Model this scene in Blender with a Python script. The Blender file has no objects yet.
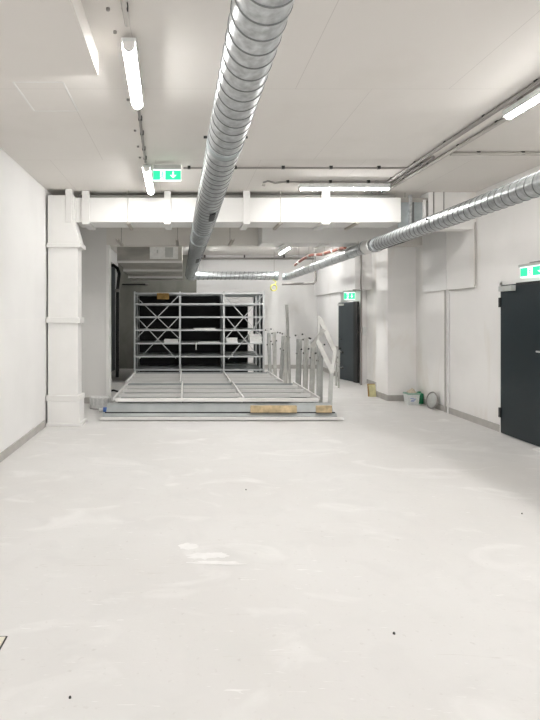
import bpy, math, random
from mathutils import Vector, Matrix
random.seed(4)
PI = math.pi
C = bpy.context.scene.collection
F, CX, CY, H = 540.0, 185.0, 316.0, 1.6
CEIL = 3.45

# ------------------------------------------------------------------ materials
def new_mat(name):
    m = bpy.data.materials.new(name); m.use_nodes = True
    nt = m.node_tree; b = nt.nodes['Principled BSDF']
    return m, nt, b

def plain(name, col, rough=.5, metal=0.0, spec=.5, var=0.0, scale=4.0, bump=0.0, bscale=60.0):
    m, nt, b = new_mat(name)
    b.inputs['Base Color'].default_value = (*col, 1)
    b.inputs['Roughness'].default_value = rough
    b.inputs['Metallic'].default_value = metal
    b.inputs['Specular IOR Level'].default_value = spec
    tc = nt.nodes.new('ShaderNodeTexCoord')
    if var > 0:
        n = nt.nodes.new('ShaderNodeTexNoise'); n.inputs['Scale'].default_value = scale; n.inputs['Detail'].default_value = 6
        nt.links.new(tc.outputs['Object'], n.inputs['Vector'])
        r = nt.nodes.new('ShaderNodeValToRGB')
        r.color_ramp.elements[0].position = .3; r.color_ramp.elements[1].position = .7
        r.color_ramp.elements[0].color = (*[c*(1-var) for c in col], 1)
        r.color_ramp.elements[1].color = (*[min(1, c*(1+var*.6)) for c in col], 1)
        nt.links.new(n.outputs['Fac'], r.inputs['Fac']); nt.links.new(r.outputs['Color'], b.inputs['Base Color'])
    if bump > 0:
        n2 = nt.nodes.new('ShaderNodeTexNoise'); n2.inputs['Scale'].default_value = bscale; n2.inputs['Detail'].default_value = 4
        nt.links.new(tc.outputs['Object'], n2.inputs['Vector'])
        bp = nt.nodes.new('ShaderNodeBump'); bp.inputs['Strength'].default_value = bump; bp.inputs['Distance'].default_value = .01
        nt.links.new(n2.outputs['Fac'], bp.inputs['Height']); nt.links.new(bp.outputs['Normal'], b.inputs['Normal'])
    return m

def emit(name, col, strength):
    m, nt, b = new_mat(name)
    b.inputs['Base Color'].default_value = (*col, 1)
    b.inputs['Emission Color'].default_value = (*col, 1)
    b.inputs['Emission Strength'].default_value = strength
    return m

def mix_noise(nt, tc, base, col, scale, lo, hi, detail=6, stretch=(1, 1, 1), dist=0.0):
    """mix colour 'col' over socket 'base' where a noise passes lo..hi"""
    mp = nt.nodes.new('ShaderNodeMapping'); mp.inputs['Scale'].default_value = stretch
    nt.links.new(tc.outputs['Object'], mp.inputs['Vector'])
    n = nt.nodes.new('ShaderNodeTexNoise'); n.inputs['Scale'].default_value = scale; n.inputs['Detail'].default_value = detail
    n.inputs['Distortion'].default_value = dist
    nt.links.new(mp.outputs['Vector'], n.inputs['Vector'])
    mr = nt.nodes.new('ShaderNodeMapRange'); mr.inputs['From Min'].default_value = lo; mr.inputs['From Max'].default_value = hi
    nt.links.new(n.outputs['Fac'], mr.inputs['Value'])
    mx = nt.nodes.new('ShaderNodeMix'); mx.data_type = 'RGBA'
    nt.links.new(mr.outputs['Result'], mx.inputs['Factor'])
    if isinstance(base, tuple): mx.inputs['A'].default_value = (*base, 1)
    else: nt.links.new(base, mx.inputs['A'])
    mx.inputs['B'].default_value = (*col, 1)
    return mx.outputs['Result']

def floor_material():
    m, nt, b = new_mat('floor_screed')
    tc = nt.nodes.new('ShaderNodeTexCoord')
    c = mix_noise(nt, tc, (.68, .67, .655), (.635, .62, .60), .55, .40, .65)
    c = mix_noise(nt, tc, c, (.63, .62, .605), 3.2, .50, .80, 9, dist=.8)
    c = mix_noise(nt, tc, c, (.76, .75, .735), 1.4, .56, .75, 8, (1, 1.6, 1), 1.2)
    c = mix_noise(nt, tc, c, (.56, .54, .52), 26, .64, .80, 4)
    c = mix_noise(nt, tc, c, (.56, .54, .51), 9, .68, .80, 8, (.35, 2.5, 1), 2.0)
    # trowel scratches
    c = mix_noise(nt, tc, c, (.78, .77, .76), 7, .68, .74, 3, (.5, 4, 1), 3)
    nt.links.new(c, b.inputs['Base Color'])
    b.inputs['Roughness'].default_value = .62; b.inputs['Specular IOR Level'].default_value = .35
    n2 = nt.nodes.new('ShaderNodeTexNoise'); n2.inputs['Scale'].default_value = 35; n2.inputs['Detail'].default_value = 6
    nt.links.new(tc.outputs['Object'], n2.inputs['Vector'])
    bp = nt.nodes.new('ShaderNodeBump'); bp.inputs['Strength'].default_value = .12; bp.inputs['Distance'].default_value = .01
    nt.links.new(n2.outputs['Fac'], bp.inputs['Height']); nt.links.new(bp.outputs['Normal'], b.inputs['Normal'])
    return m

def wall_material(name, col, stain, lo=.62, hi=.85, stretch=(1, 1, .35)):
    m, nt, b = new_mat(name)
    tc = nt.nodes.new('ShaderNodeTexCoord')
    c = mix_noise(nt, tc, col, tuple(x*.95 for x in col), 1.2, .4, .7)
    c = mix_noise(nt, tc, c, stain, 1.7, lo, hi, 8, stretch, .8)
    nt.links.new(c, b.inputs['Base Color'])
    b.inputs['Roughness'].default_value = .9; b.inputs['Specular IOR Level'].default_value = .2
    return m

def ceiling_material():
    m, nt, b = new_mat('ceiling_board')
    tc = nt.nodes.new('ShaderNodeTexCoord')
    br = nt.nodes.new('ShaderNodeTexBrick')
    br.inputs['Scale'].default_value = 1.0; br.inputs['Mortar Size'].default_value = .0025
    br.inputs['Brick Width'].default_value = 1.25; br.inputs['Row Height'].default_value = 2.0
    br.inputs['Color1'].default_value = (.72, .69, .655, 1); br.inputs['Color2'].default_value = (.735, .705, .67, 1)
    br.inputs['Mortar'].default_value = (.58, .55, .52, 1)
    mp = nt.nodes.new('ShaderNodeMapping'); mp.inputs['Location'].default_value = (.35, -.4, 0)
    nt.links.new(tc.outputs['Object'], mp.inputs['Vector']); nt.links.new(mp.outputs['Vector'], br.inputs['Vector'])
    c = mix_noise(nt, tc, br.outputs['Color'], (.68, .65, .61), 1.3, .55, .85)
    nt.links.new(c, b.inputs['Base Color'])
    b.inputs['Roughness'].default_value = .85; b.inputs['Specular IOR Level'].default_value = .2
    return m

M = {
 'floor': floor_material(),
 'ceiling': ceiling_material(),
 'wall': wall_material('wall_paint_white', (.82, .812, .80), (.70, .67, .63), .66, .9),
 'wall_r': wall_material('wall_paint_stained', (.87, .855, .835), (.74, .69, .62), .54, .85),
 'pier': wall_material('pier_paint', (.76, .75, .73), (.70, .68, .65)),
 'header': wall_material('header_paint', (.76, .735, .69), (.66, .63, .58)),
 'concrete': wall_material('back_wall_shaded', (.26, .26, .23), (.17, .17, .15), .5, .8),  # shade of the unlit back left wall, put into a darker colour
 'rib': wall_material('grey_soffit', (.50, .48, .44), (.34, .33, .30), .5, .75, (1, 1, 1)),
 'base': plain('baseboard_grey', (.47, .45, .425), .7, var=.12, scale=6),
 'white': plain('white_sheet_metal', (.83, .82, .80), .45, var=.03, scale=3),
 'white2': plain('white_flange', (.78, .77, .75), .5),
 'galv': plain('galvanised_steel', (.54, .56, .57), .32, .82, var=.30, scale=22, bump=.06, bscale=14),
 'galv2': plain('galvanised_seam_shaded', (.20, .21, .21), .5, .5),  # darker metal, carries the shadow of the spiral seam lip
 'galv3': plain('galvanised_flat', (.42, .46, .47), .45, .7, var=.12, scale=12),
 'dark': plain('black_void', (.02, .02, .02), .8),
 'door': plain('door_petrol', (.005, .014, .019), .38, var=.15, scale=2),
 'door2': plain('door_slate', (.045, .058, .064), .5, var=.1, scale=3),
 'black': plain('black_plastic', (.015, .015, .015), .5),
 'steel': plain('satin_steel', (.7, .7, .7), .3, .9),
 'conduit': plain('conduit_grey', (.28, .265, .25), .6),
 'conduit_l': plain('conduit_light', (.48, .46, .43), .55),
 'rod': plain('threaded_rod', (.40, .38, .35), .5, .4),
 'rail': plain('support_rail', (.50, .46, .41), .5, .3),
 'rack': plain('rack_grey', (.42, .44, .44), .42, .25, var=.10, scale=5),
 'rack_lip': plain('rack_lip', (.56, .58, .58), .38, .2, var=.08, scale=7),
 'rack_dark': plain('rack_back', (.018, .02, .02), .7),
 'rack_side': plain('rack_side', (.13, .155, .175), .5, .2),
 'plate': plain('shelf_plate', (.19, .215, .213), .45, .25, var=.14, scale=4),
 'post': plain('aluminium_post', (.66, .66, .63), .4, .4, var=.15, scale=8),
 'post2': plain('grey_post', (.55, .56, .54), .45, .3, var=.15, scale=8),
 'paper': plain('white_paper', (.80, .80, .78), .8, var=.08, scale=20),
 'card': plain('brown_cardboard', (.38, .23, .07), .8, var=.25, scale=15),
 'rust': plain('ochre_tape', (.58, .45, .27), .7, var=.4, scale=9),
 'yellow': plain('yellow_board', (.72, .68, .38), .7, var=.2, scale=12),
 'green': plain('green_plastic', (.02, .20, .09), .4),
 'bucket': plain('bucket_white', (.72, .74, .72), .4, var=.1, scale=20),
 'mint': plain('bucket_rim_green', (.25, .42, .33), .4),
 'blue': plain('blue_plastic', (.06, .16, .50), .4),
 'rag': plain('beige_rag', (.60, .52, .42), .9, var=.2, scale=30),
 'lid': plain('lid_grey', (.52, .53, .51), .5, var=.1, scale=10),
 'copper': plain('copper_pipe', (.28, .10, .07), .45, .3, var=.3, scale=10),
 'rope': plain('yellow_strap', (.62, .62, .14), .7),
 'film': plain('clear_film', (.74, .74, .72), .25, var=.12, scale=30),
 'paint': plain('white_paint_spill', (.79, .78, .77), .6, var=.04, scale=20),
 'cover': plain('floor_box_lid', (.74, .71, .60), .6),
 'tube': emit('lamp_diffuser', (1, .985, .965), 38),
 'sign_g': emit('sign_green', (.01, .34, .15), 1.0),
 'sign_w': emit('sign_white', (.6, .8, .7), .9),
 'sign_soft': emit('sign_diffuser', (.62, .80, .70), .8),
}

# ------------------------------------------------------------------ mesh builder
class MB:
    def __init__(s): s.v = []; s.f = []; s.sm = []; s.mi = []
    def add(s, vs, fs, smooth=False, mi=0):
        o = len(s.v); s.v += [tuple(v) for v in vs]
        for f in fs: s.f.append([i+o for i in f]); s.sm.append(smooth); s.mi.append(mi)
        return s
    def box(s, a, b, mi=0):
        x0, y0, z0 = [min(a[i], b[i]) for i in range(3)]; x1, y1, z1 = [max(a[i], b[i]) for i in range(3)]
        return s.add([(x0,y0,z0),(x1,y0,z0),(x1,y1,z0),(x0,y1,z0),(x0,y0,z1),(x1,y0,z1),(x1,y1,z1),(x0,y1,z1)],
              [(0,3,2,1),(4,5,6,7),(0,1,5,4),(1,2,6,5),(2,3,7,6),(3,0,4,7)], mi=mi)
    def bar(s, p, q, w, h, up=(0, 0, 1), mi=0):
        p = Vector(p); q = Vector(q); d = (q-p).normalized(); up = Vector(up)
        if abs(d.dot(up)) > .98: up = Vector((0, 1, 0))
        a = d.cross(up).normalized(); b = a.cross(d).normalized()
        vs = [c + a*(w/2*i) + b*(h/2*j) for c in (p, q) for i, j in ((-1,-1),(1,-1),(1,1),(-1,1))]
        return s.add(vs, [(0,1,2,3),(7,6,5,4),(0,4,5,1),(1,5,6,2),(2,6,7,3),(3,7,4,0)], mi=mi)
    def channel(s, p, q, w, h, t, up):
        """U profile: web plus two flanges"""
        p = Vector(p); q = Vector(q); d = (q-p).normalized(); up = Vector(up)
        a = d.cross(up).normalized(); b = a.cross(d).normalized()
        s.bar(p, q, w, t, b)
        for k in (-1, 1):
            o = a*(k*(w/2-t/2)) + b*(h/2)
            s.bar(p+o, q+o, t, h, b)
        return s
    def tube(s, pts, r, n=12, caps=True, mi=0, smooth=True):
        pts = [Vector(p) for p in pts]; rings = []
        rr = r if isinstance(r, (list, tuple)) else [r]*len(pts)
        t0 = (pts[1]-pts[0]).normalized()
        nrm = t0.orthogonal().normalized()
        for i, p in enumerate(pts):
            t = (pts[min(i+1, len(pts)-1)] - pts[max(i-1, 0)]).normalized()
            nrm = (nrm - t*nrm.dot(t)).normalized(); bn = t.cross(nrm)
            rings.append([p + (nrm*math.cos(2*PI*k/n) + bn*math.sin(2*PI*k/n))*rr[i] for k in range(n)])
        vs = [v for R in rings for v in R]; fs = []
        for i in range(len(pts)-1):
            for k in range(n):
                a = i*n+k; b = i*n+(k+1) % n
                fs.append((a, b, b+n, a+n))
        s.add(vs, fs, smooth, mi)
        if caps:
            s.add(rings[0], [tuple(range(n))[::-1]], mi=mi); s.add(rings[-1], [tuple(range(n))], mi=mi)
        return s
    def prism(s, poly, axis, a, b, mi=0):
        """poly: 2D points; axis 'y' -> (x,z), 'x' -> (y,z), 'z' -> (x,y)"""
        def P(u, v, w): return {'y': (u, w, v), 'x': (w, u, v), 'z': (u, v, w)}[axis]
        n = len(poly)
        vs = [P(u, v, a) for u, v in poly] + [P(u, v, b) for u, v in poly]
        fs = [tuple(range(n)), tuple(range(2*n-1, n-1, -1))] + [(i, i+n, (i+1) % n + n, (i+1) % n) for i in range(n)]
        return s.add(vs, fs, mi=mi)
    def build(s, name, mat, parent=None, bevel=0.0):
        me = bpy.data.meshes.new(name); me.from_pydata([tuple(v) for v in s.v], [], s.f)
        mats = mat if isinstance(mat, (list, tuple)) else [mat]
        for m in mats: me.materials.append(M[m] if isinstance(m, str) else m)
        for p, sm, mi in zip(me.polygons, s.sm, s.mi): p.use_smooth = sm; p.material_index = mi
        me.update()
        import bmesh
        bm = bmesh.new(); bm.from_mesh(me); bmesh.ops.recalc_face_normals(bm, faces=bm.faces); bm.to_mesh(me); bm.free()
        o = bpy.data.objects.new(name, me); C.objects.link(o)
        if parent is not None: o.parent = parent
        if bevel:
            bv = o.modifiers.new('bevel', 'BEVEL'); bv.width = bevel; bv.segments = 2; bv.limit_method = 'ANGLE'
        return o

def tag(o, label=None, cat=None, group=None, kind=None):
    if label: o['label'] = label
    if cat: o['category'] = cat
    if group: o['group'] = group
    if kind: o['kind'] = kind
    return o
def struct(name, mb, mat, bevel=0.0): return tag(mb.build(name, mat, None, bevel), kind='structure')
def thing(name, label, cat, loc=(0, 0, 0), rot=(0, 0, 0), group=None):
    o = bpy.data.objects.new(name, None); C.objects.link(o); o.location = loc; o.rotation_euler = rot
    o.empty_display_size = .1
    return tag(o, label, cat, group)
def local(mb, o):
    """shift world coordinates of a builder into the frame of an unrotated Empty"""
    L = o.location; mb.v = [(x-L[0], y-L[1], z-L[2]) for x, y, z in mb.v]; return mb
def part(mb, name, mat, par, bevel=0.0): return local(mb, par).build(name, mat, par, bevel)
def dup(root, loc=None, rot=None, label=None, group=None):
    r = root.copy(); C.objects.link(r)
    if loc is not None: r.location = loc
    if rot is not None: r.rotation_euler = rot
    if label: r['label'] = label
    if group: r['group'] = group
    for ch in list(root.children):
        c = ch.copy(); C.objects.link(c); c.parent = r
        for g in list(ch.children):
            d = g.copy(); C.objects.link(d); d.parent = c
    return r

XL, XR, YB = -2.03, 4.35, 16.4      # left wall, right wall, back wall
YF = -1.6                          # open end behind the photographer, left open to let in added soft fill light
T = .2
# ------------------------------------------------------------------ setting
struct('floor', MB().box((XL-T, YF, -.15), (XR+T, YB+T, 0)), 'floor')
struct('ceiling', MB().box((XL-T, YF, CEIL), (XR+T, YB+T, CEIL+.2)), 'ceiling')
struct('wall_left', MB().box((XL-T, YF, 0), (XL, 13.6, CEIL)).box((XL-T, 13.6, 3.1), (XL, 16.2, CEIL)).box((XL-T, 16.2, 0), (XL, YB, CEIL)), 'wall')
struct('wall_right', MB().box((XR, YF, 0), (XR+T, 6.15, CEIL)).box((XR, 6.15, 2.06), (XR+T, 7.40, CEIL)).box((XR, 7.40, 0), (XR+T, YB+T, CEIL)), 'wall_r')
struct('wall_back', MB().box((XL-T, YB, 0), (.35, YB+T, CEIL)), 'concrete')  # left piece coloured darker to stand for the shade there
struct('wall_back', MB().box((.35, YB, 0), (XR, YB+T, CEIL)), 'wall')
# step of the right wall at the far end, thicker above
struct('wall_far_right', MB().box((4.02, 13.95, 0), (XR, YB, 2.215)).box((4.19, 12.9, 0), (XR, 13.95, 2.215)), 'wall')
struct('trim_1', MB().box((3.95, 12.55, 2.215), (XR, YB, CEIL)), 'wall')
# pier + header over the opening
struct('wall_pier', MB().box((XL, 9.9, 0), (-1.44, 10.15, CEIL)), 'pier')
struct('trim_2', MB().box((-1.44, 9.87, 0), (-1.39, 10.17, 2.90)), 'white')
struct('wall_header', MB().box((-1.44, 9.9, 2.90), (XR, 10.15, CEIL)), 'header')
struct('wall_column', MB().box((3.82, 10.17, 0), (XR, 10.78, CEIL)), 'wall_r')
# frontal downstand on the right + boxed bulkhead on the right wall
struct('trim_3', MB().box((3.63, 8.06, 2.90), (XR, 8.30, CEIL)).box((3.63, 8.045, 2.9), (3.69, 8.06, CEIL)), 'wall_r')
struct('trim_4', MB().box((4.30, 8.30, 2.03), (XR, 8.88, CEIL)).box((4.30, 8.05, 2.03), (XR, 8.30, 2.90)), 'wall_r')
struct('trim_5', MB().box((4.296, 8.885, 2.03), (XR, 9.75, CEIL)), 'wall')
# dropped ceiling box at the upper left
struct('trim_6', MB().box((XL, .2, 3.29), (-.61, 3.79, CEIL)), 'ceiling')
# baseboards
bh = .095
struct('baseboard_left', MB().box((XL, YF, 0), (XL+.015, 7.78, bh)), 'base')
struct('baseboard_pier', MB().box((XL+.02, 9.885, 0), (-1.46, 9.9, .11)), 'base')
struct('baseboard_right', MB().box((XR-.015, YF, 0), (XR, 6.13, bh)).box((XR-.015, 7.44, 0), (XR, 10.17, bh)).box((XR-.015, 10.79, 0), (XR, 12.89, bh)), 'base')
struct('baseboard_column', MB().box((3.805, 10.155, 0), (XR-.02, 10.17, .11)).box((3.805, 10.17, 0), (3.82, 10.79, .11)), 'base')
struct('baseboard_back', MB().box((.36, YB-.015, 0), (4.0, YB, .12)).box((4.005, 13.96, 0), (4.02, YB-.02, .12)), 'base')
# dark double door in the left wall, far end
struct('door_3', MB().box((XL-.12, 13.6, 0), (XL-.06, 14.89, 3.1)).box((XL-.12, 14.91, 0), (XL-.06, 16.2, 3.1)), 'door')
# wall seam lines on left wall (cover strip)
struct('trim_7', MB().box((XL, YF, 1.555), (XL+.0015, 7.8, 1.560)), 'wall_r')
# access panel on ceiling
g = MB(); x0, x1, y0, y1 = -1.36, -.965, 4.27, 4.87
for a, b in (((x0, y0), (x1, y0)), ((x1, y0), (x1, y1)), ((x1, y1), (x0, y1)), ((x0, y1), (x0, y0))):
    g.bar((a[0], a[1], CEIL-.001), (b[0], b[1], CEIL-.001), .012, .004)
ap = tag(g.build('trim_8', 'pier'), kind='structure')

# floor box cover at the lower left edge
t = thing('floor_hatch', 'small pale floor cover with dark seam at the left edge of the floor', 'floor cover', (-1.1, 2.61, 0))
MB().box((-.2, -.07, 0), (.215, .085, .003)).build('seam_frame', 'black', t)
MB().box((-.192, -.062, .003), (.207, .077, .005)).build('cover_plate', 'cover', t)

# white paint spill on the floor
def blob(cx, cy, rx, ry, n=26, jag=.25):
    return [(cx+rx*math.cos(2*PI*i/n)*(1+random.uniform(-jag, jag)), cy+ry*math.sin(2*PI*i/n)*(1+random.uniform(-jag, jag))) for i in range(n)]
sp = MB()
for qi, (cx, cy, rx, ry) in enumerate(((.03, 3.75, .07, .05), (.12, 3.60, .10, .05), (.21, 3.61, .08, .04), (.18, 3.50, .15, .022), (.27, 3.48, .12, .012))):
    zq = .0012+.0006*qi
    poly = blob(cx, cy, rx, ry); sp.add([(x, y, zq) for x, y in poly]+[(cx, cy, zq)], [(i, (i+1) % len(poly), len(poly)) for i in range(len(poly))])
tag(sp.build('paint_stain', 'paint'), 'white smeared paint stain in the middle of the pale floor', 'stain')
pebble = None
for i, (px, py, lab) in enumerate(((394, 634, 'dark crumb lying on the right foreground floor'), (246, 490, 'dark crumb on the floor in front of the lying racks'),
                      (522, 514, 'dark crumb on the floor at the right edge'), (70, 698, 'dark crumb on the floor at bottom left'))):
    Y = F*H/(py-CY); X = (px-CX)*Y/F
    r = .006+.001*(i == 0)
    m = MB().tube([(0, 0, 0), (0, 0, r), (0, 0, 1.6*r)], [r, r*.9, r*.3], 7)
    o = m.build('debris_crumb', 'black'); o.location = (X, Y, 0); tag(o, lab, 'debris', 'crumbs of dirt on the floor')

# ------------------------------------------------------------------ white boxed duct
DY0, DY1, DZ0, DZ1 = 8.0, 8.5, 2.99, 3.355
d = thing('ventilation_duct', 'big white boxed ventilation duct crossing below the ceiling and turning down the left wall', 'duct', (0, 8, 0))
part(MB().box((-1.62, DY0, DZ0), (3.2, DY1, DZ1)), 'horizontal_section', 'white', d, .006)
el = MB().prism([(-2.0, 3.36), (-1.62, 3.36), (-1.62, 2.99), (-1.53, 2.66), (-2.0, 2.66)], 'y', 7.86, 8.2)
part(el, 'elbow', 'white', d, .006)
part(MB().box((-2.0, 7.88, .42), (-1.56, 8.15, 2.66)), 'vertical_section', 'white', d, .006)
part(MB().box((-2.0, 7.84, 0), (-1.53, 8.2, .36)), 'base_section', 'white', d, .008)
for z0, z1, e in ((2.60, 2.66, .035), (1.50, 1.58, .035), (.36, .44, .04), (0, .045, .05)):
    part(MB().box((-2.02, 7.88-e, z0), (-1.56+e+(.02 if z0 < .1 or z0 > 2 else 0), 8.15+e, z1)), 'flange', 'white2', d, .004)
for px, w in ((70.5, .09), (86, .11), (167.5, .10), (246.5, .10), (325.5, .12)):
    X = (px-CX)*DY0/F
    b = MB().box((X-w/2, DY0-.03, DZ0-.035), (X+w/2, DY0, CEIL)).box((X-w/2, DY0, DZ0-.035), (X+w/2, DY1+.03, DZ0))
    if w != .09: part(b, 'strap', 'white2', d, .003)
    else: part(MB().box((X-w/2, DY0-.15, DZ0-.03), (X+w/2, DY0, CEIL)), 'strap', 'white2', d, .003)
for px in (128, 207, 286, 361):
    X = (px-CX)*DY0/F
    part(MB().box((X-.003, DY0-.004, DZ0), (X+.003, DY0, DZ1)), 'seam', 'header', d)
for X in (-.84, 1.41, 2.54):
    rl = part(MB().channel((X, DY0-.05, DZ0-.03), (X, DY1+.03, DZ0-.03), .045, .025, .006, (0, 0, 1)), 'support_rail', 'rail', d)
    MBo = MB().tube([(X, DY0-.03, DZ0-.05), (X, DY0-.03, CEIL)], .005, 8)
    part(MBo, 'hanger_rod', 'rod', d)
# grey flanged stub at right end of the duct
t = thing('duct_transition', 'grey galvanised duct piece with flanges between the white duct end and the right wall', 'duct', (3.4, 8.1, 2.95))
part(MB().box((3.2, 8.08, 2.93), (3.60, 8.12, 3.35)), 'panel', 'galv3', t)
part(MB().box((3.2, 8.05, 3.30), (3.62, 8.09, 3.36)), 'top_flange', 'rod', t)
part(MB().box((3.335, 8.02, 2.93), (3.375, 8.075, 3.40)), 'flange', 'galv', t)
part(MB().box((3.545, 8.03, 2.93), (3.585, 8.075, 3.33)), 'flange', 'white2', t)
part(MB().tube([(3.3, 8.1, 3.3), (3.3, 8.1, CEIL)], .006, 8), 'hanger_rod', 'rod', t)
part(MB().box((3.40, 8.06, 2.93), (3.42, 8.075, 3.33)), 'seam', 'galv2', t)

# second white duct behind
d2 = thing('ventilation_duct', 'second white boxed duct just behind and below the big crossing duct', 'duct', (1.33, 9.3, 2.857))
part(MB().box((1.33, 9.3, 2.86), (3.72, 9.82, 3.3)), 'casing', 'white', d2, .006)
for X in (1.75, 2.42, 3.0):
    part(MB().box((X-.05, 9.27, 2.83), (X+.05, 9.85, 2.86)), 'strap', 'white2', d2)
hc = thing('support_channel', 'dark metal channel hung on a rod in the opening right of the spiral duct', 'hanger', (.80, 9.3, 2.86))
part(MB().channel((.80, 9.0, 2.86), (.80, 9.75, 2.86), .05, .03, .006, (0, 0, 1)), 'rail', 'rail', hc)
part(MB().tube([(.80, 9.6, 2.86), (.80, 9.6, CEIL)], .006, 8), 'rod', 'rod', hc)
hc2 = dup(hc, loc=(-1.13, 9.3, 2.86), label='metal channel hung on a rod above the opening, leftmost of its kind')
hc3 = dup(hc, loc=(-.13, 9.3, 2.86), label='metal channel hung on a rod immediately left of the spiral duct')
for o in (hc, hc2, hc3): o['group'] = 'hung channels above the opening'

# ------------------------------------------------------------------ spiral ducts
def spiral(mb, p, q, r, pitch, ph=0):
    p = Vector(p); q = Vector(q); d = q-p; L = d.length; d.normalize()
    a = d.cross(Vector((0, 0, 1))).normalized(); b = a.cross(d).normalized()
    mb.tube([p, q], r, 48, caps=False)
    n = 40; N = int(L/pitch*n); w = .0055; h = .004; vs = []; fs = []
    for i in range(N+1):
        th = 2*PI*i/n+ph; c = p + d*(i*pitch/n)
        rd = a*math.cos(th)+b*math.sin(th)
        for dy, dr in ((-w, -.001), (-w*.7, h), (w*.7, h), (w, -.001)): vs.append(c + rd*(r+dr) + d*dy)
    for i in range(N):
        for k in range(3):
            j = 4*i+k; fs.append((j, j+1, j+5, j+4))
    mb.add(vs, fs, True, 1)
    return mb
def ring(p, d, r, w, h, mb=None, mi=0):
    mb = mb or MB(); p = Vector(p); d = Vector(d).normalized()
    mb.tube([p-d*w/2, p-d*(w/2-.0008), p+d*(w/2-.0008), p+d*w/2], [r-.002, r+h, r+h, r-.002], 48, caps=False, mi=mi, smooth=False)
    return mb
def slot(mb, Y, L, wid, r, zc, xc, tilt):
    """curved dark plate on the duct's skin"""
    vs = []; n = 6; a0 = -PI/2+tilt; da = wid/r
    for y in (Y, Y+L):
        for i in range(n+1):
            a = a0-da/2+da*i/n
            for rr in (r-.004, r+.005): vs.append((xc+math.cos(a)*rr, y, zc+math.sin(a)*rr))
    m = 2*(n+1); fs = []
    for i in range(n):
        j = 2*i
        fs += [(j+1, j+3, j+3+m, j+1+m), (j, j+2, j+2+m, j+m), (j, j+1, j+3, j+2), (j+m, j+1+m, j+3+m, j+2+m)]
    fs += [(0, 1, 1+m, m), (2*n, 2*n+1, 2*n+1+m, 2*n+m)]
    return mb.add(vs, fs)
R1 = .135
A = Vector((.40, YF+.3, 3.215)); K = Vector((.305, 4.1, 2.925)); B = Vector((.228, 7.0, 2.752)); E = Vector((.135, 15.40, 2.752))
A = K + (K-B).normalized()*5.3 ; A.z = min(A.z, 3.23)
t = thing('spiral_duct', 'large round galvanised spiral duct running lengthwise overhead to the racks', 'duct', (.3, 4, 2.9))
part(spiral(MB(), A, K, R1, .125), 'duct_section', ['galv', 'galv2'], t)
part(spiral(MB(), K, B, R1*.985, .125, 2), 'duct_section', ['galv', 'galv2'], t)
part(spiral(MB(), B, E-Vector((0, .12, 0)), R1*.985, .125, 1), 'duct_section', ['galv', 'galv2'], t)
dk = (B-A).normalized()
c = part(ring(K, dk, R1, .07, .006), 'coupling', 'galv3', t)
for s in (-1, 1):
    part(MB().tube([(K.x+s*(R1+.004), K.y-.04, K.z+.02), (K.x+s*(R1+.03), K.y-.04, K.z+.02)], .011, 8), 'bolt', 'black', t)
for Y, L in ((5.75, .50), (9.7, .65)):
    f = (Y-4.1)/2.9; z = 2.925+(2.752-2.925)*f if Y < 7 else 2.752; x = .305-.077*f if Y < 7 else .228-.093*(Y-7)/8.4
    m = slot(MB(), Y, L, .065, R1+.003, z-(.012 if Y < 7 else 0), x-.005, .30)
    part(m, 'vent_opening', 'black', t)
for Y in (6.95, 7.9, 10.6, 13):
    x = .305-.077*(Y-4.1)/2.9 if Y < 7 else .228-.093*(Y-7)/8.4
    part(ring((x, Y, 2.752 if Y > 6.96 else 2.755), (0, 1, 0), R1, .04, .005), 'clamp', 'galv3', t)
for Y in (2.0, 4.1, 6.0):
    x = .305-.0265*(Y-4.1); z = 2.925-.0597*(Y-4.1)
    part(MB().tube([(x, Y, z+R1-.01), (x, Y, CEIL)], .005, 8), 'hanger_rod', 'rod', t)
# elbow and cross run
R2 = .118; zc = 2.752
arc = [Vector((E.x+.16-.16*math.cos(a), 15.28+.16*math.sin(a), zc)) for a in [i*PI/2/8 for i in range(9)]]
part(MB().tube(arc, [R1-.001]+[R1]*7+[R2], 32, caps=False), 'elbow', 'galv', t)
part(spiral(MB(), (E.x+.16, 15.44, zc), (2.62, 15.44, zc), R2, .125), 'cross_section', ['galv', 'galv2'], t)
part(ring((2.60, 15.44, zc), (1, 0, 0), R2, .1, .012), 'end_collar', 'galv3', t)
part(ring((.38, 15.44, zc), (1, 0, 0), R2, .04, .008), 'clamp', 'galv3', t)
for X in (.42, 2.55):
    part(MB().tube([(X, 15.44, zc+R2-.01), (X, 15.44, CEIL)], .005, 8), 'hanger_rod', 'rod', t)

t = thing('spiral_duct', 'thinner round galvanised spiral duct running along the right wall under the ceiling', 'duct', (2.95, 8, 2.7))
R3 = .098; x3, z3 = 2.95, 2.70
part(spiral(MB(), (x3, .2, z3), (x3, 8.45, z3), R3, .11), 'duct_section', ['galv', 'galv2'], t)
part(spiral(MB(), (x3, 8.75, z3+.02), (x3, 15.25, z3+.02), R3-.004, .5), 'duct_section', ['galv', 'galv2'], t)
part(ring((x3, 8.6, z3+.012), (0, 1, 0), R3+.004, .30, .012), 'coupling', 'white2', t)
for Y, h in ((6.35, .005), (8.30, .02), (8.83, .016), (9.6, .006), (11, .006)):
    part(ring((x3, Y, z3+(.02 if Y > 8.7 else 0)), (0, 1, 0), R3, .05, h), 'clamp', 'galv', t)
part(MB().tube([(x3-R3+.01, 6.35, z3+.03), (x3-R3-.02, 6.35, z3+.045)], .012, 8), 'bolt', 'black', t)
part(slot(MB(), 7.35, .75, .035, R3+.002, z3, x3, .22), 'vent_opening', 'black', t)
arc = [Vector((x3-.17+.17*math.cos(a), 15.25+.17*math.sin(a), z3+.02)) for a in [i*PI/2/8 for i in range(9)]]
part(MB().tube(arc, R3, 28, caps=True), 'elbow', 'galv3', t)
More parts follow.
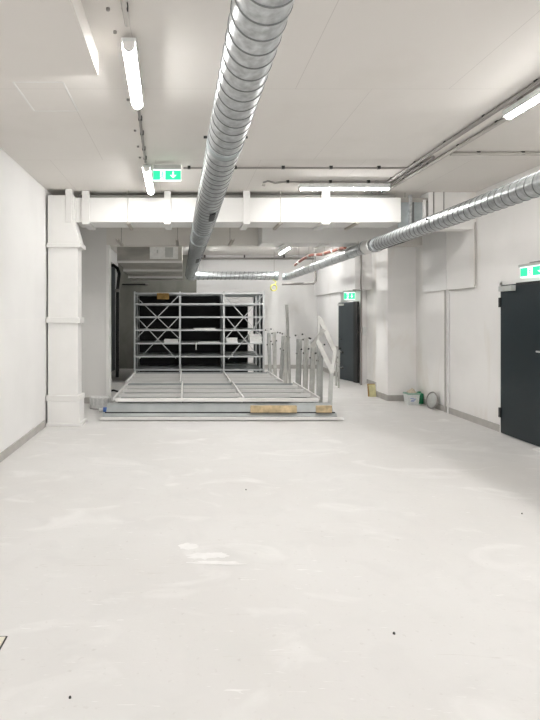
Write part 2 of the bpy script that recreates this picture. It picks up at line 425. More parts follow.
for Y in (9.2, 12.5):
    part(MB().tube([(x3, Y, z3+R3-.01), (x3, Y, CEIL if Y < 9.25 and Y != 9.2 else (CEIL if Y > 10 else 2.87))], .005, 8), 'hanger_rod', 'rod', t)

# yellow strap ring hanging under the duct joint
t = thing('hanging_strap', 'yellow strap with a ring hanging below the far end of the cross duct', 'strap', (2.50, 15.3, 2.3))
m = MB(); cpt = Vector((2.51, 15.28, 2.40))
part(m.tube([cpt+Vector((.085*math.cos(a), 0, .085*math.sin(a))) for a in [2*PI*i/20 for i in range(21)]], .018, 8), 'ring', 'rope', t)
part(MB().tube([(2.54, 15.28, 2.48), (2.58, 15.3, 2.56), (2.50, 15.32, 2.635)], .014, 8), 'strap', 'rope', t)

# copper pipe over the right spiral duct
t = thing('insulated_pipe', 'reddish brown pipe with fittings lying above the far part of the right spiral duct', 'pipe', (2.8, 12, 2.9))
def W(px, py, Y): return Vector(((px-CX)*Y/F, Y, H+(CY-py)*Y/F))
pp = [W(295, 265, 13.6), W(303, 259, 13.0), W(311, 255, 12.5), W(322, 254.5, 12.0), W(333, 251, 11.4), W(345, 247.5, 10.6)]
part(MB().tube(pp, .032, 10), 'pipe', 'copper', t)
for i, f in enumerate((.1, .35, .5, .65, .8, .92)):
    k = f*5; a = int(k); p = pp[a].lerp(pp[a+1], k-a); dd = (pp[a+1]-pp[a]).normalized()
    part(MB().tube([p-dd*.04, p+dd*.04], .045, 10), 'fitting', 'rod' if i % 2 else 'white2', t)
    part(MB().tube([p, (p.x, p.y, CEIL)], .004, 6), 'hanger_rod', 'rod', t)

# bent dark conduit by the right corner of the back room
t = thing('bent_conduit', 'dark bent conduit dropping beside the far right duct and turning left', 'conduit', (3.6, 15, 2.5))
part(MB().tube([W(315.5, 262, 14.6), W(315.5, 281, 14.6), W(314, 283.5, 14.6), W(282, 284, 14.6)], .034, 8), 'pipe', 'conduit', t)
part(MB().tube([W(315.5, 262, 14.6)-Vector((0,0,.05)), Vector((W(315.5, 262, 14.6).x, 14.6, CEIL))], .008, 8), 'hanger_rod', 'rod', t)

# vertical dark conduit next to the far door
t = thing('vertical_conduit', 'dark vertical conduit running down the wall corner beside the far door', 'conduit', (3.93, 12.5, 0))
part(MB().tube([(4.08, 12.50, 0), (4.08, 12.50, CEIL)], .022, 8), 'pipe', 'conduit', t)
part(MB().tube([(4.08, 12.48, 2.20), (3.88, 12.48, 2.20)], .015, 8), 'branch', 'conduit', t)
part(MB().box((4.11, 12.46, 1.15), (4.18, 12.52, 1.35)), 'switch_box', 'bucket', t)

# thin riser on the right wall below the bulkhead
t = thing('riser_pipe', 'thin painted riser pipe on the right wall beneath the boxed bulkhead', 'pipe', (4.33, 8.95, 0))
part(MB().tube([(4.325, 8.98, 0), (4.325, 8.98, 2.03)], .012, 8), 'pipe', 'conduit_l', t)
part(MB().tube([(4.325, 8.88, 0), (4.335, 8.88, 2.03)], .014, 8), 'sleeve', 'wall', t)
t = thing('cable_pair', 'two thin vertical cables on the beam face above the right spiral duct', 'cable', (3.8, 8.05, 2.9))
for X in (3.71, 3.86):
    part(MB().box((X-.006, 8.048, 2.9), (X+.006, 8.06, CEIL)), 'cable', 'conduit', t)
struct('trim_9', MB().tube([(4.325, 8.045, 3.0), (4.32, 8.045, 2.9), (4.325, 8.04, 2.5), (4.325, 8.04, 2.08), (4.315, 8.06, 2.02), (4.31, 8.8, 2.02)], .010, 6), 'conduit_l')

# ------------------------------------------------------------------ stepped concrete soffit in the back room
s = MB()
prof = [(10.9, 3.445), (10.9, 2.68), (12.0, 2.68), (12.0, 2.60), (13.0, 2.60), (13.0, 2.52), (13.9, 2.52), (13.9, 3.445)]
s.prism(prof, 'x', -1.37, -.06)
so = s.build('stepped_soffit', 'rib'); tag(so, 'grey concrete soffit with three steps in the opening left of the spiral duct', 'soffit')
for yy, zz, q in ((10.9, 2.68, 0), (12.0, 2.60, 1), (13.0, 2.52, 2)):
    MB().box((-1.37, yy-.02, zz-.01), (-.06, yy, zz+.035)).build('lit_step_edge', 'pier', so)  # pale strips paint the light caught by each step's front edge
t = thing('wall_panel', 'bright white panel with grey marks mounted on the stepped concrete soffit', 'panel', (-.4, 10.88, 2.78))
part(MB().box((-.71, 10.86, 2.75), (-.14, 10.9, 3.05)), 'board', 'paper', t)
part(MB().box((-.40, 10.85, 2.78), (-.24, 10.86, 2.98)), 'grey_mark', 'lid', t)
part(MB().box((-.57, 10.85, 2.86), (-.54, 10.86, 2.93)), 'grey_mark', 'lid', t)
t = thing('flexible_hose', 'black flexible hose curving down at the left inside the dark opening', 'hose', (-1.9, 13.6, 0))
hp = [(-1.95, 13.6, 2.85), (-1.80, 13.6, 2.88), (-1.70, 13.6, 2.80), (-1.66, 13.6, 2.66), (-1.70, 13.62, 2.3), (-1.71, 13.65, 1.6), (-1.72, 13.7, .05)]
part(MB().tube(hp, .04, 12), 'hose', 'black', t)
part(MB().box((-1.76, 13.55, 2.2), (-1.66, 13.75, 2.28)), 'clamp', 'conduit', t)
t = thing('perforated_post', 'dark perforated steel post standing at the back left corner', 'post', (-1.93, 15.6, 0))
part(MB().channel((-1.93, 15.6, 0), (-1.93, 15.6, 2.5), .06, .04, .006, (0, 1, 0)), 'upright', 'conduit', t)
for k in range(14):
    part(MB().box((-1.935, 15.59, .15+k*.17), (-1.905, 15.6, .19+k*.17)), 'slot', 'black', t)
t = thing('wall_conduit', 'short horizontal dark conduit on the dim back wall left of the racks', 'conduit', (-1.6, 16.37, 2.5))
part(MB().tube([(-1.9, 16.36, 2.56), (-1.15, 16.36, 2.56)], .02, 8), 'pipe', 'black', t)
part(MB().tube([(-1.2, 16.36, 2.56), (-1.1, 16.36, 2.56)], .03, 8), 'coupling', 'conduit', t)
tag(MB().tube([(-1.75, 11.3, .02), (-1.5, 11.4, .03), (-1.38, 11.25, .02), (-1.2, 11.5, .02), (-1.05+-.25, 11.9, .02)], .022, 8).build('black_cable', 'black'),
    'black cable lying on the floor left of the lying racks', 'cable')

# ------------------------------------------------------------------ ceiling lights
def make_light(label, p, axis, L):
    rz = 0 if axis == 'y' else -PI/2
    t = thing('ceiling_light', label, 'lamp', p, (0, 0, rz), 'tubular ceiling lights')
    MB().box((-.048, 0, .012), (.048, L, .035)).box((-.048, 0, -.022), (-.043, L, .012)).box((.043, 0, -.022), (.048, L, .012)).build('housing', 'bucket', t)
    n = 14; pr = [(.038*math.cos(a), -.008+.038*math.sin(a)) for a in [PI+PI*i/n for i in range(n+1)]]
    pr = [(-.038, .012)] + pr + [(.038, .012)]
    df = MB().prism(pr, 'y', .02, L-.02).build('diffuser', 'tube', t)
    for y in (0, L-.02):
        MB().prism([(x*1.06, z*1.06) for x, z in pr], 'y', y, y+.02).build('end_cap', 'white2', df)
    for y in (.15, L-.2):
        MB().box((-.012, y, .045), (.012, y+.05, CEIL-p[2])).build('bracket', 'conduit', t)
    return t
ZL = 3.37
make_light('bright tube lamp at the upper left ceiling, near the top edge', (-.365, 3.50, ZL), 'y', 1.02).rotation_euler[2] = .03
make_light('short-looking tube lamp beside the exit sign, before the white duct', (-.46, 6.45, ZL), 'y', 1.25).rotation_euler[2] = .02
make_light('bright tube lamp at the upper right edge on the cable rails', (2.84, 3.25, ZL), 'y', 1.5)
make_light('crosswise tube lamp hanging before the white duct at right', (1.56, 7.40, ZL), 'x', 1.24)
make_light('far tube lamp in the back room just right of the main spiral duct', (.46, 13.8, ZL), 'y', 1.5)
make_light('far tube lamp in the back room at its right, above the cross duct end', (2.68, 13.7, ZL), 'y', 1.5)
make_light('unseen tube lamp added overhead at right, close to the viewer', (2.84, .9, ZL), 'y', .9)  # this and the next lamp are out of view, added for light
make_light('unseen tube lamp added overhead at left, close to the viewer', (-.35, .7, ZL), 'y', .8)

make_light('unseen tube lamp added on the back room ceiling behind the header, centre', (1.0, 10.7, ZL), 'y', 1.5)  # this and the next lamp are hidden, added to brighten the back room
make_light('unseen tube lamp added on the back room ceiling behind the header, near the right duct', (2.35, 10.7, ZL), 'y', 1.5)
# ------------------------------------------------------------------ conduits and cable rails on the ceiling
def conduit(name, label, pts, r, mat, clips=(), cat='conduit', clipmat='black'):
    t = thing(name, label, cat, pts[0])
    part(MB().tube(pts, r, 8), 'tube', mat, t)
    for c in clips:
        part(MB().box((c[0]-.018, c[1]-.018, c[2]-.012), (c[0]+.018, c[1]+.018, CEIL)), 'clip', clipmat, t)
    return t
zc = CEIL-.025
def lin(p, q, n): return [tuple(p[i]+(q[i]-p[i])*k/(n-1) for i in range(3)) for k in range(n)]
conduit('cable_rail', 'grey cable rail on the ceiling ending at the upper left lamp', [(-.33, 0, zc), (-.36, 3.38, zc)], .018, 'conduit_l', [(-.355, 3.2, zc), (-.345, 2.2, zc)])
conduit('cable_rail', 'thin grey cable rail linking the upper left lamp with the one by the exit sign', [(-.40, 4.55, zc), (-.47, 6.4, zc)], .014, 'conduit', [(-.415, 5.0, zc), (-.43, 5.4, zc), (-.45, 5.9, zc), (-.462, 6.25, zc)])
A1, A2 = (2.76, 2.0, zc), (2.76, 7.95, zc)
conduit('cable_rail', 'left one of the pair of grey cable rails along the right ceiling', [A1, A2], .022, 'conduit', lin(A1, A2, 9))
B1, B2 = (2.99, 3.0, zc), (2.93, 7.95, zc)
conduit('cable_rail', 'right one of the pair of grey cable rails along the right ceiling', [B1, B2], .022, 'conduit_l', lin(B1, B2, 8))
conduit('cable_rail', 'short middle cable rail lying between the two long ones near the white duct', [(2.85, 6.2, zc), (2.84, 7.9, zc)], .018, 'conduit', [(2.85, 6.5, zc), (2.85, 7.2, zc)])
conduit('cross_conduit', 'grey conduit crossing the ceiling from the rails to the right wall', [(2.99, 6.08, zc), (XR, 6.08, zc)], .022, 'conduit_l', [(3.3, 6.08, zc), (3.8, 6.08, zc), (4.2, 6.08, zc)])
conduit('cross_conduit', 'thin dark conduit crossing the ceiling from the exit sign to the rails', [(-.02, 6.66, zc), (2.76, 6.66, zc)], .013, 'conduit', [(.05, 6.66, zc), (.62, 6.66, zc), (1.21, 6.66, zc), (1.80, 6.66, zc), (2.39, 6.66, zc)])
conduit('cross_conduit', 'dark conduit with a curled loose cable end beside the crosswise lamp', [W(263, 182.5, 7.3), W(268, 181, 7.3), W(275, 183, 7.36), (1.32, 7.36, zc), (2.76, 7.36, zc)], .013, 'conduit', [(1.40, 7.36, zc), (1.98, 7.36, zc), (2.5, 7.36, zc)])
tag(MB().tube([W(262, 184.5, 7.2), W(265, 185, 7.2)], .02, 8).build('cable_end', 'conduit_l'), 'small loose connector hanging under the curled cable end', 'connector')
conduit('gap_conduit', 'dark conduit lying in the gap above the white duct', [(-1.6, 8.1, 3.39), (3.15, 8.1, 3.39)], .03, 'conduit')
conduit('back_conduit', 'grey conduit crossing the far back wall just below its ceiling', [(.1, 16.35, 3.34), (3.9, 16.35, 3.34)], .03, 'conduit', [(.6, 16.36, 3.36), (1.8, 16.36, 3.36), (3.0, 16.36, 3.36)])
for i, (px, py) in enumerate(((108, 8), (115, 31), (128, 99), (135, 130), (138, 146), (140, 157))):
    Y = F*(CEIL-H)/(CY-py); X = (px-CX)*Y/F
    o = MB().tube([(0, 0, .01), (0, 0, -.015)], .012, 8).build('anchor_bolt', 'conduit'); o.location = (X, Y, CEIL)
    tag(o, 'small dark anchor bolt in the ceiling row left of the lamps', 'bolt', 'anchor bolts in the ceiling')
conduit('wall_bar', 'short grey bar high on the right wall above the exit sign', [(XR-.03, 5.9, 2.255), (XR-.03, 6.75, 2.255)], .02, 'conduit')

# ------------------------------------------------------------------ exit signs
def exit_sign(label, p, rz, w, h, depth=.03, ceil_mount=True):
    t = thing('exit_sign', label, 'exit sign', p, (0, 0, rz), 'green exit signs')
    MB().box((-w/2, -depth/2, 0), (w/2, depth/2, h)).build('sign_panel', 'sign_soft', t)
    if ceil_mount: MB().box((-w*.48, -.035, h), (w*.5, .035, h+.055)).build('housing', 'lid', t, .004)
    else: MB().box((-w/2-.02, -.03, h), (w/2+.02, .03, h+.035)).build('housing', 'lid', t, .004)
    y0 = -depth/2-.002; y1 = -depth/2
    g = MB()
    g.box((-w*.49, y0, h*.08), (-w*.24, y1, h*.9)); g.box((-w*.06, y0, h*.08), (w*.49, y1, h*.9))
    gf = g.build('green_field', 'sign_g', t)
    q = y0-.0015
    a = MB()   # arrow pointing down + running person
    cx = w*.22
    a.prism([(cx-.008*w/.3, h*.8), (cx+.008*w/.3, h*.8), (cx+.008*w/.3, h*.5), (cx+.035*w/.3, h*.5), (cx, h*.22), (cx-.035*w/.3, h*.5), (cx-.008*w/.3, h*.5)], 'y', q, y0)
    a.build('arrow', 'sign_w', gf)
    r = MB(); ux = -w*.15; s = h
    r.prism([(ux+.07*s*math.cos(k*PI/5), .76*s+.07*s*math.sin(k*PI/5)) for k in range(10)], 'y', q, y0)
    for (ax, az, bx, bz) in ((0, .66, -.04, .42), (-.04, .42, .10, .30), (.10, .30, .08, .12), (-.04, .42, -.14, .28), (-.14, .28, -.26, .28), (0, .64, .14, .56), (0, .64, -.14, .54)):
        r.bar((ux+ax*s, (q+y0)/2, az*s), (ux+bx*s, (q+y0)/2, bz*s), .0015, .06*s, (0, 0, 1) if abs(bx-ax) > abs(bz-az) else (1, 0, 0))
    r.build('running_figure', 'sign_g', gf)
    return t
exit_sign('green exit sign hanging from the ceiling left of the big spiral duct', (W(167, 0, 6.5).x, 6.5, W(0, 181, 6.5).z), 0, .34, .135)
exit_sign('green exit sign above the large petrol door on the right wall', (XR-.05, 6.62, 2.09), -PI/2, .56, .13, ceil_mount=False)
exit_sign('small green exit sign above the far slate door', (4.02, 13.2, 2.0), -.35, .26, .18, ceil_mount=False)

# ------------------------------------------------------------------ door 1 (right wall)
struct('door_1', MB().box((XR-.05, 6.30, .01), (XR+.0, 7.36, 2.02)), 'door', .004)
t = bpy.data.objects['door_1']
MB().box((XR-.02, 7.37, 0), (XR+.02, 7.43, 2.06)).box((XR-.02, 6.18, 2.03), (XR+.02, 7.43, 2.075)).box((XR-.02, 6.15, 0), (XR+.02, 6.20, 2.06)).build('door_frame', 'white', t)
for z in (.22, 1.72): MB().box((XR-.065, 7.34, z), (XR-.03, 7.385, z+.13)).build('hinge', 'black', t)
MB().box((XR-.115, 7.02, 1.93), (XR-.05, 7.30, 2.0)).build('door_closer', 'lid', t, .004)
MB().box((XR-.06, 6.2, 2.0), (XR-.02, 7.0, 2.03)).build('closer_rail', 'black', t)
hd = MB(); hd.tube([(XR-.05, 6.40, 1.17), (XR-.10, 6.40, 1.17), (XR-.10, 6.53, 1.17)], .011, 10); hd.build('door_handle', 'steel', t)
MB().box((XR-.058, 6.37, .98), (XR-.05, 6.43, 1.22)).build('handle_plate', 'black', t)
tag(MB().prism([(0, 0), (.12, 0), (.12, .015), (0, .05)], 'x', 4.17, 4.23).build('door_wedge', 'paper'), 'white wedge on the floor beside the large petrol door', 'wedge')
bpy.data.objects['door_wedge'].location = (0, 6.36, 0)

# door 2 (far right, leaf standing ajar)
t = thing('door_2', None, None, (4.12, 13.05, 0), (0, 0, math.radians(90+14)))
del_keys = [k for k in ('label', 'category') if k in t]
t['kind'] = 'structure'
lf = MB().box((0, 0, .01), (.72, .045, 1.94)).build('door_leaf', 'door2', t, .003)
MB().box((-.16, -.0, 0), (0, .06, 1.95)).build('door_edge', 'black', t)
MB().tube([(.60, .045, 1.02), (.60, .10, 1.02), (.49, .10, 1.02)], .012, 8).build('door_handle', 'black', lf)
MB().tube([(.68, .045, .55), (.68, .10, .55)], .025, 8).build('door_stop', 'black', lf)
MB().box((.45, .045, 1.86), (.70, .08, 1.91)).build('door_closer', 'lid', lf)

# ------------------------------------------------------------------ shelving racks
bays = [(-1.19, -.12), (-.12, .92), (.92, 1.86)]
LV = [.03, .34, .655, .965, 1.28, 1.59, 1.90, 2.15]
def rack(name, label, bays, levels, depth, Hh, cat='shelf rack', group=None, braces=(), back=(), loc=(0, 0, 0), rot=(0, 0, 0), sides=True):
    t = thing(name, label, cat, loc, rot, group)
    xs = [bays[0][0]]+[b[1] for b in bays]
    for i, x in enumerate(xs):
        m = MB()
        for y in (0, depth-.035): m.channel((x, y+.0175, 0), (x, y+.0175, Hh), .04, .035, .004, (0, 1, 0) if y == 0 else (0, -1, 0))
        m.build('upright', 'rack_lip', t)
        if sides: MB().box((x-.004, .04, .02), (x+.004, depth-.04, Hh-.02)).build('side_panel', 'rack_side', t)
    for bi, (a, b) in enumerate(bays):
        for z in levels:
            MB().box((a+.02, .005, z-.008), (b-.02, depth-.005, z)).box((a+.02, 0, z-.032), (b-.02, .006, z)).box((a+.02, depth-.006, z-.04), (b-.02, depth, z)).build('shelf', ['rack_lip'], t)
    for bi in braces:
        a, b = bays[bi]
        for z0, z1 in ((1.38, 2.08), (1.0, 1.7)) :
            pass
        for (xa, za, xb, zb) in ((a+.03, 2.06, b-.03, 1.08), (a+.03, 1.06, b-.03, 2.08), (a+.08, 1.54, b-.09, .60), (a+.10, .58, b-.05, 1.55)):
            MB().bar((xa, -.005, za), (xb, -.005, zb), .004, .017, (0, 0, 1)).build('brace', 'rack_lip', t)
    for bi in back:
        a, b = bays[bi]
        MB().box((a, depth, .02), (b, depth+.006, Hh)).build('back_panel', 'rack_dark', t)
    return t
ZT = 2.18
rack('shelving_rack', 'tall grey three-bay shelf rack standing behind the lying racks, foremost row', bays, LV, .5, ZT, braces=(0, 2), loc=(0, 12.75, 0), group='standing shelf racks')
rack('shelving_rack', 'tall grey shelf rack standing in the middle row behind the foremost one', bays, LV, .5, ZT-.03, back=(0, 1), loc=(.0, 13.4, 0), group='standing shelf racks')
rack('shelving_rack', 'tall grey shelf rack in the last row nearest the back wall', bays, LV, .5, ZT-.03, back=(0, 1), loc=(.0, 14.1, 0), group='standing shelf racks')
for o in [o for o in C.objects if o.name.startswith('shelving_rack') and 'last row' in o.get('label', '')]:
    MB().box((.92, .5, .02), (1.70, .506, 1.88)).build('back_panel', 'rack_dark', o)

# sagging shelf in the middle bay
tag(MB().bar((-.08, 12.72, .235), (.90, 12.72, .13), .02, .035).build('loose_shelf_bar', 'rack_lip'), 'pale shelf bar lying slanted at the foot of the middle rack bay', 'bar')
tag(MB().tube([(.26, 12.74, .98), (.26, 12.74, .80)], .012, 6).build('hanging_tag', 'paper'), 'small white strip hanging from a middle bay shelf', 'strip')

# things on the shelves
def stack(name, label, cat, x0, x1, y, z, n, th, mat, sk=.02, d=.3, grp=None):
    t = thing(name, label, cat, ((x0+x1)/2, y, z), group=grp)
    w = x1-x0
    for k in range(n):
        o = random.uniform(-sk, sk); a = random.uniform(-.1, .1)
        q = MB().box((-w/2+o, 0, k*th), (w/2+o, d, (k+1)*th-.004)).build('sheet', mat, t)
    return t
stack('paper_bundle', 'white paper bundle on the left bay shelf of the standing rack', 'paper', W(164,0,12.85).x, W(178,0,12.85).x, 12.8, .965, 3, .03, 'paper')
stack('paper_bundle', 'flat white papers on a high shelf of the middle rack bay', 'paper', W(194,0,12.85).x, W(216,0,12.85).x, 12.8, 1.28, 2, .018, 'paper')
stack('paper_bundle', 'loose low papers on the lower middle bay shelf', 'paper', W(198,0,12.85).x, W(218,0,12.85).x, 12.8, .965, 1, .03, 'lid')
stack('paper_bundle', 'white packets at the left of the right rack bay', 'paper', W(226,0,12.85).x, W(237,0,12.85).x, 12.8, .965, 3, .04, 'paper')
stack('paper_bundle', 'taller pile of white packets at the right of the right rack bay', 'paper', W(250,0,12.85).x, W(262,0,12.85).x, 12.8, .965, 4, .052, 'paper')
tag(MB().box((W(157,0,12.8).x, 12.74, 2.00), (W(169,0,12.8).x, 12.95, 2.14)).build('cardboard_piece', 'card'), 'brown cardboard piece under the top of the left rack bay', 'cardboard')

# ------------------------------------------------------------------ lying racks
def lying(label, Y0, Y1, xa, xb, div, nrow, group='lying shelf racks', lift=0.0):
    t = thing('lying_rack', label, 'shelf rack', (0, Y0, 0), group=group)
    L = Y1-Y0; h = .30+lift
    xs = [xa]+div+[xb]
    for x in xs:
        o = MB().box((x-.013, 0, h-.03), (x+.013, L, h+.014)).box((x-.018, 0, .0), (x-.012, L, h-.03)).build('upright', 'white2', t)
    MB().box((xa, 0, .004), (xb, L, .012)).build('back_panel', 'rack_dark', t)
    for r in range(nrow):
        y0 = L*r/nrow; y1 = L*(r+1)/nrow
        for a, b in zip(xs[:-1], xs[1:]):
            m = MB(); a2, b2 = a+.02, b-.02
            # tilted plate with a turned-up lip
            m.prism([(y0+.01, h-.03), (y1-.16, h-.12), (y1-.16, h-.128), (y0+.01, h-.038)], 'x', a2, b2)
            m.build('shelf', 'plate', t)
            m = MB().box((a2, y0, h-.06), (b2, y0+.045, h-.004)).box((a2, y1-.17, h-.14), (b2, y1-.15, h-.10))
            m.build('shelf_lip', 'white2', t)
    MB().box((xa, L-.02, 0), (xb, L, h-.02)).build('end_panel', 'rack', t)
    return t
lying('near grey shelf rack lying on its back on the floor', 8.55, 10.62, -1.125, 2.13, [-.05, .93], 4)
lying('far grey shelf rack lying on its back, just before the standing racks', 10.64, 12.70, -1.16, 1.94, [-.09, .90], 4)
# front pieces
t = thing('fallen_shelf', 'pale grey shelf front lying tilted against the near lying rack', 'shelf', (0, 8.4, 0))
part(MB().prism([(8.36, .115), (8.52, .235), (8.53, .228), (8.37, .105)], 'x', -1.22, 2.30), 'panel', 'rack', t)
part(MB().box((-1.24, 8.35, .095), (2.32, 8.365, .115)), 'edge_strip', 'rack_dark', t)
part(MB().prism([(8.31, .062), (8.36, .105), (8.37, .1), (8.33, .0), (8.31, 0)], 'x', -1.27, 2.34), 'lower_panel', 'rack', t)
t = thing('loose_beam', 'long pale beam lying lowest in front of the fallen racks', 'beam', (0, 8.2, 0))
part(MB().channel((-1.30, 8.27, .045), (2.42, 8.27, .045), .06, .03, .005, (0, 0, -1)).box((-1.30, 8.24, .015), (2.42, 8.246, .052)), 'beam', 'white2', t)
t = thing('loose_beam', 'white rail lying along the front top edge of the near lying rack, left piece', 'beam', (-.6, 8.5, .3), group='rails on the front edge')
part(MB().box((-1.08, 8.47, .255), (-.135, 8.54, .31)), 'beam', 'white2', t, .003)
t = thing('loose_beam', 'white rail lying along the front top edge of the near lying rack, long right piece', 'beam', (.8, 8.5, .3), group='rails on the front edge')
part(MB().box((-.115, 8.47, .255), (1.66, 8.54, .31)), 'beam', 'white2', t, .003)
tag(MB().box((1.01, 8.30, .115), (1.72, 8.345, .22)).build('wooden_batten', 'rust'), 'ochre stained wooden batten lying on the front edge of the fallen racks', 'batten')
tag(MB().box((2.02, 8.30, .115), (2.26, 8.345, .22)).build('wooden_block', 'rust'), 'short ochre stained wooden block at the right front corner of the fallen racks', 'block')

# ------------------------------------------------------------------ upright legs standing along the right edge
posts = [ # base px, top px, top py, X base, width, material, knobs
 (270, 268.5, 333, .05, 'post2'), (275, 274, 332, .05, 'post'), (280, 283, 336, .05, 'post2'), (285, 285.5, 337, .06, 'post'),
 (290, 286.5, 305, .06, 'post'), (297.5, 299, 339, .07, 'post2'), (304.5, 306, 338, .06, 'post'), (311, 313, 342, .06, 'post'),
 (319, 319.5, 344, .07, 'post2')]
names = ['slim grey upright nearest the standing rack', 'slim pale upright, second from the standing rack', 'slightly leaning grey upright, third from the standing rack',
 'pale upright right before the tall pole', 'tall slim pole rising above the row of uprights', 'wide grey upright right after the tall pole', 'pale upright in the middle of the row',
 'pale upright left of the inverted bent frame', 'wide grey upright under the bent frame']
for i, (bx, tx, ty, w, mt) in enumerate(posts):
    X = 2.03 + .25*i/8
    Y = X*F/(bx-CX)
    top = Vector(((tx-CX)*(Y+.05)/F, Y+.05, H+(CY-ty)*(Y+.05)/F)); base = Vector((X, Y, 0))
    w *= 1.5 if i != 4 else .85; t = thing('metal_upright', names[i]+', beside the lying racks', 'upright', base, group='metal uprights')
    part(MB().channel(base, top, w, .03, .004, (.3, -1, 0)), 'profile', mt, t)
    if i == 4: continue
    for s, dz, dx in ((-1, .05, .07), (1, -.03, .08), (1, -.22, .05), (-1, -.30, .04)):
        p = base.lerp(top, 1+dz/top.z); q = p+Vector((s*dx, -.01, .02))
        wr = part(MB().tube([p+Vector((0, -.02, -.03)), (p+q)/2+Vector((0, -.03, .03)), q], .005, 6), 'wire', 'post', t)
        local(MB().tube([q-Vector((.014, 0, 0)), q+Vector((.014, 0, 0))], .016, 8), t).build('knob', 'black', wr)
# bent end frame
t = thing('folded_stand', 'pale metal stand of flat bars bent into a gable, nearest of the uprights', 'stand', (2.2, 8.8, 0))
def bar2(a, b, w, d, nm, mt, Ya, Yb):
    part(MB().bar(W(*a, Ya), W(*b, Yb), d, w, (0, 0, 1) if abs(a[0]-b[0]) > abs(a[1]-b[1]) else (1, 0, 0)), nm, mt, t)
bar2((319.5, 318), (335, 352), .075, .03, 'slanted_bar', 'post', 8.9, 8.85)
bar2((317.5, 341), (332.5, 373), .07, .03, 'slanted_bar', 'post', 8.75, 8.7)
bar2((311.5, 347), (324, 329), .075, .02, 'slanted_bar', 'post', 9.0, 8.85)
part(MB().bar(W(334.5, 351, 8.85), W(331.5, 374, 8.75), .03, .05, (1, 0, 0)), 'post', 'post', t)
Yb = 8.75; xb = W(329.5, 400, Yb).x
part(MB().bar((xb, Yb, 0), W(331.5, 372, Yb), .03, .065, (1, 0, 0)), 'post', 'post2', t)
part(MB().bar(W(319, 316, 8.9), W(318, 345, 8.9), .02, .03, (1, 0, 0)), 'strut', 'post', t)
# two uprights with knobs further back near the far door
for k, (px, py, Yk) in enumerate(((338.5, 350, 12.0), (336, 346, 12.4))):
    b = Vector((W(px, 0, Yk).x, Yk, 0)); tp = W(px+.5, py, Yk)
    t = thing('metal_upright', ('thin pale upright with black knobs before the far slate door' if k == 0 else 'thin pale upright behind its twin near the far slate door'), 'upright', b, group='metal uprights')
    part(MB().channel(b, tp, .035, .03, .004, (0, -1, 0)), 'profile', 'post', t)
    for dz in (0, .35):
        part(MB().tube([tp-Vector((.03, .02, dz)), tp+Vector((.06, -.02, -dz-.05))], .006, 6), 'wire', 'rod', t)
        q = tp+Vector((.07, -.02, -dz-.05))
        part(MB().tube([q-Vector((.02, 0, 0)), q+Vector((.02, 0, 0))], .028, 8), 'knob', 'black', t)

# ------------------------------------------------------------------ small things by the column
def lathe(mb, prof, n=28, mi=0):
    vs = []; fs = []
    for r, z in prof:
        for k in range(n): vs.append((r*math.cos(2*PI*k/n), r*math.sin(2*PI*k/n), z))
    for i in range(len(prof)-1):
        for k in range(n):
            a = i*n+k; b = i*n+(k+1) % n; fs.append((a, b, b+n, a+n))
    return mb.add(vs, fs, True, mi)
Yq = 9.78; xq = W(411.5, 0, Yq).x
t = thing('storage_box', 'white plastic box with a blue label at the foot of the right column', 'box', (xq, Yq, 0), (0, 0, .08))
m = MB(); w0, w1, d0, d1, hh = .09, .108, .08, .095, .20
m.add([(-w0,-d0,0),(w0,-d0,0),(w0,d0,0),(-w0,d0,0),(-w1,-d1,hh),(w1,-d1,hh),(w1,d1,hh),(-w1,d1,hh)], [(0,3,2,1),(0,1,5,4),(1,2,6,5),(2,3,7,6),(3,0,4,7)])
m.add([(-w1+.008,-d1+.008,hh-.03),(w1-.008,-d1+.008,hh-.03),(w1-.008,d1-.008,hh-.03),(-w1+.008,d1-.008,hh-.03)], [(0,1,2,3)])
m.build('body', 'bucket', t)
r_ = MB()
for a, b in (((-w1,-d1),(w1,-d1)),((w1,-d1),(w1,d1)),((w1,d1),(-w1,d1)),((-w1,d1),(-w1,-d1))): r_.bar((*a, hh), (*b, hh), .018, .02)
r_.build('rim', 'mint', t)
MB().add([(-.078,-.0885-.001,.05),(.05,-.0885-.001,.05),(.055,-.0925-.002,.145),(-.080,-.0925-.002,.145)], [(0,1,2,3)]).build('label_sheet', 'paper', t)
lm = MB()
for x0, x1, z in ((-.07,-.01,.12), (-.01,.04,.105), (-.05,.02,.085), (-.065,.0,.068)): lm.box((x0, -.097, z), (x1, -.0935, z+.008))
lm.build('label_print', 'blue', t)
t = thing('crumpled_rag', 'crumpled beige rag lying on top of the white box', 'rag', (xq, Yq, .2))
m = MB(); n = 18; vs = []; fs = []
for i in range(n):
    for j in range(n):
        u = i/(n-1)*2-1; v = j/(n-1)*2-1; rr = max(abs(u), abs(v))
        vs.append((u*.075+random.uniform(-.004, .004), v*.06, .012+.055*(1-rr**2)*(1+.5*math.sin(7*u+3*v))*1.0+random.uniform(-.006, .006)))
for i in range(n-1):
    for j in range(n-1): a = i*n+j; fs.append((a, a+n, a+n+1, a+1))
m.add(vs, fs, True); m.build('cloth', 'rag', t)
t = thing('green_canister', 'dark green plastic canister behind the white box at the right column', 'canister', (4.283, Yq+.09, 0))
MB().box((-.052, -.06, 0), (.055, .06, .19)).build('body', 'green', t, .012)
lathe(MB(), [(.0, .185), (.025, .185), (.025, .22), (0, .22)], 14).build('cap', 'green', t)
MB().tube([(-.04, 0, .18), (-.04, 0, .21), (-.02, 0, .21)], .009, 8).build('handle', 'green', t)
t = thing('round_lid', 'round grey lid with dark rim leaning against the right wall', 'lid', (4.22, 9.42, 0.0), (0, 0, 0))
m = MB(); lathe(m, [(0, -.004), (.135, -.004), (.135, .004), (0, .004)], 36); o = m.build('disc', 'lid', t)
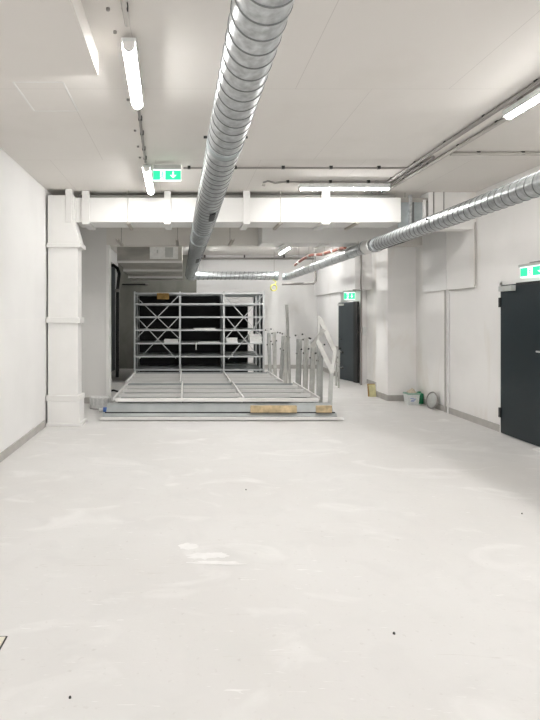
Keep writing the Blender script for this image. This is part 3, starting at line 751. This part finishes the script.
m = MB(); m.tube([(.138*math.cos(a), .138*math.sin(a), 0) for a in [2*PI*i/36 for i in range(37)]], .014, 8, caps=False); o2 = m.build('rim', 'conduit', t)
t.rotation_euler = (0, 0, 0)
# disc plane: normal pointing to the room, leaning back on the wall
t.rotation_euler = Matrix.Rotation(math.radians(-38), 3, 'Z').to_euler()
t.rotation_mode = 'QUATERNION'
nrm = Vector((-.96, -.2, .2)).normalized()
t.rotation_quaternion = nrm.to_track_quat('Z', 'Y'); t.location = (4.255, 9.30, .148)
# yellow board box at the column's far side
t = thing('yellow_panel', 'short yellow board leaning at the left side of the right column', 'board', (3.70, 10.68, 0), (0, 0, .15))
MB().prism([(0, 0), (.03, 0), (.07, .235), (.04, .235)], 'x', -.04, .09).build('board', 'yellow', t)
MB().prism([(.035, 0), (.05, 0), (.085, .25), (.075, .25)], 'x', -.06, .10).build('backing', 'card', t)
# plastic wrapped tub at left pier
t = thing('plastic_tub', 'clear white ribbed plastic tub standing before the left pier', 'tub', (-1.47, 9.35, 0))
m = MB(); n = 40; prof = [(.135, 0), (.148, .01), (.15, .02), (.158, .19), (.165, .2), (.15, .2), (.14, .02), (0, .015)]
lathe(m, prof, n); o = m.build('tub', 'film', t)
o.scale = (1.12, .8, 1)
for k in range(14):
    a = PI+PI*(k+.5)/14
    MB().bar((.157*1.12*math.cos(a), .157*.8*math.sin(a), .07), (.166*1.12*math.cos(a), .166*.8*math.sin(a), .185), .008, .005, (math.cos(a), math.sin(a), 0)).build('rib', 'lid' if k % 2 else 'paper', t)
m = MB(); m.tube([(.15*1.12*math.cos(PI+PI*i/20), .151*.8*math.sin(PI+PI*i/20)-.002, .008) for i in range(21)], .009, 6); m.build('bottom_rim', 'conduit', t)
t = thing('blue_bottle', 'small blue bottle lying beside the plastic tub and the lying racks', 'bottle', (-1.31, 9.0, .0))
MB().tube([(-.05, 0, .04), (.03, 0, .04), (.05, 0, .04), (.06, 0, .04)], [.04, .04, .02, .015], 14).build('bottle_body', 'blue', t)
MB().tube([(-.12, .0, .032), (-.055, 0, .036)], .032, 12).build('white_base', 'paper', t)

# ------------------------------------------------------------------ light and camera
w = bpy.data.worlds.new('World'); bpy.context.scene.world = w; w.use_nodes = True
bg = w.node_tree.nodes['Background']; bg.inputs['Color'].default_value = (1, .99, .975, 1); bg.inputs['Strength'].default_value = .6

cam = bpy.data.cameras.new('Camera'); co = bpy.data.objects.new('Camera', cam); C.objects.link(co)
co.location = (0, 0, H); co.rotation_euler = (PI/2, 0, 0)
cam.sensor_fit = 'AUTO'; cam.sensor_width = 36; cam.lens = F/720*36
cam.shift_x = (270-CX)/720; cam.shift_y = -(360-CY)/720
cam.clip_start = .05; cam.clip_end = 100
sc = bpy.context.scene; sc.camera = co
sc.view_settings.view_transform = 'Standard'; sc.view_settings.look = 'None'
sc.view_settings.gamma = 1; sc.view_settings.use_curve_mapping = False
sc.view_settings.exposure = 1.38
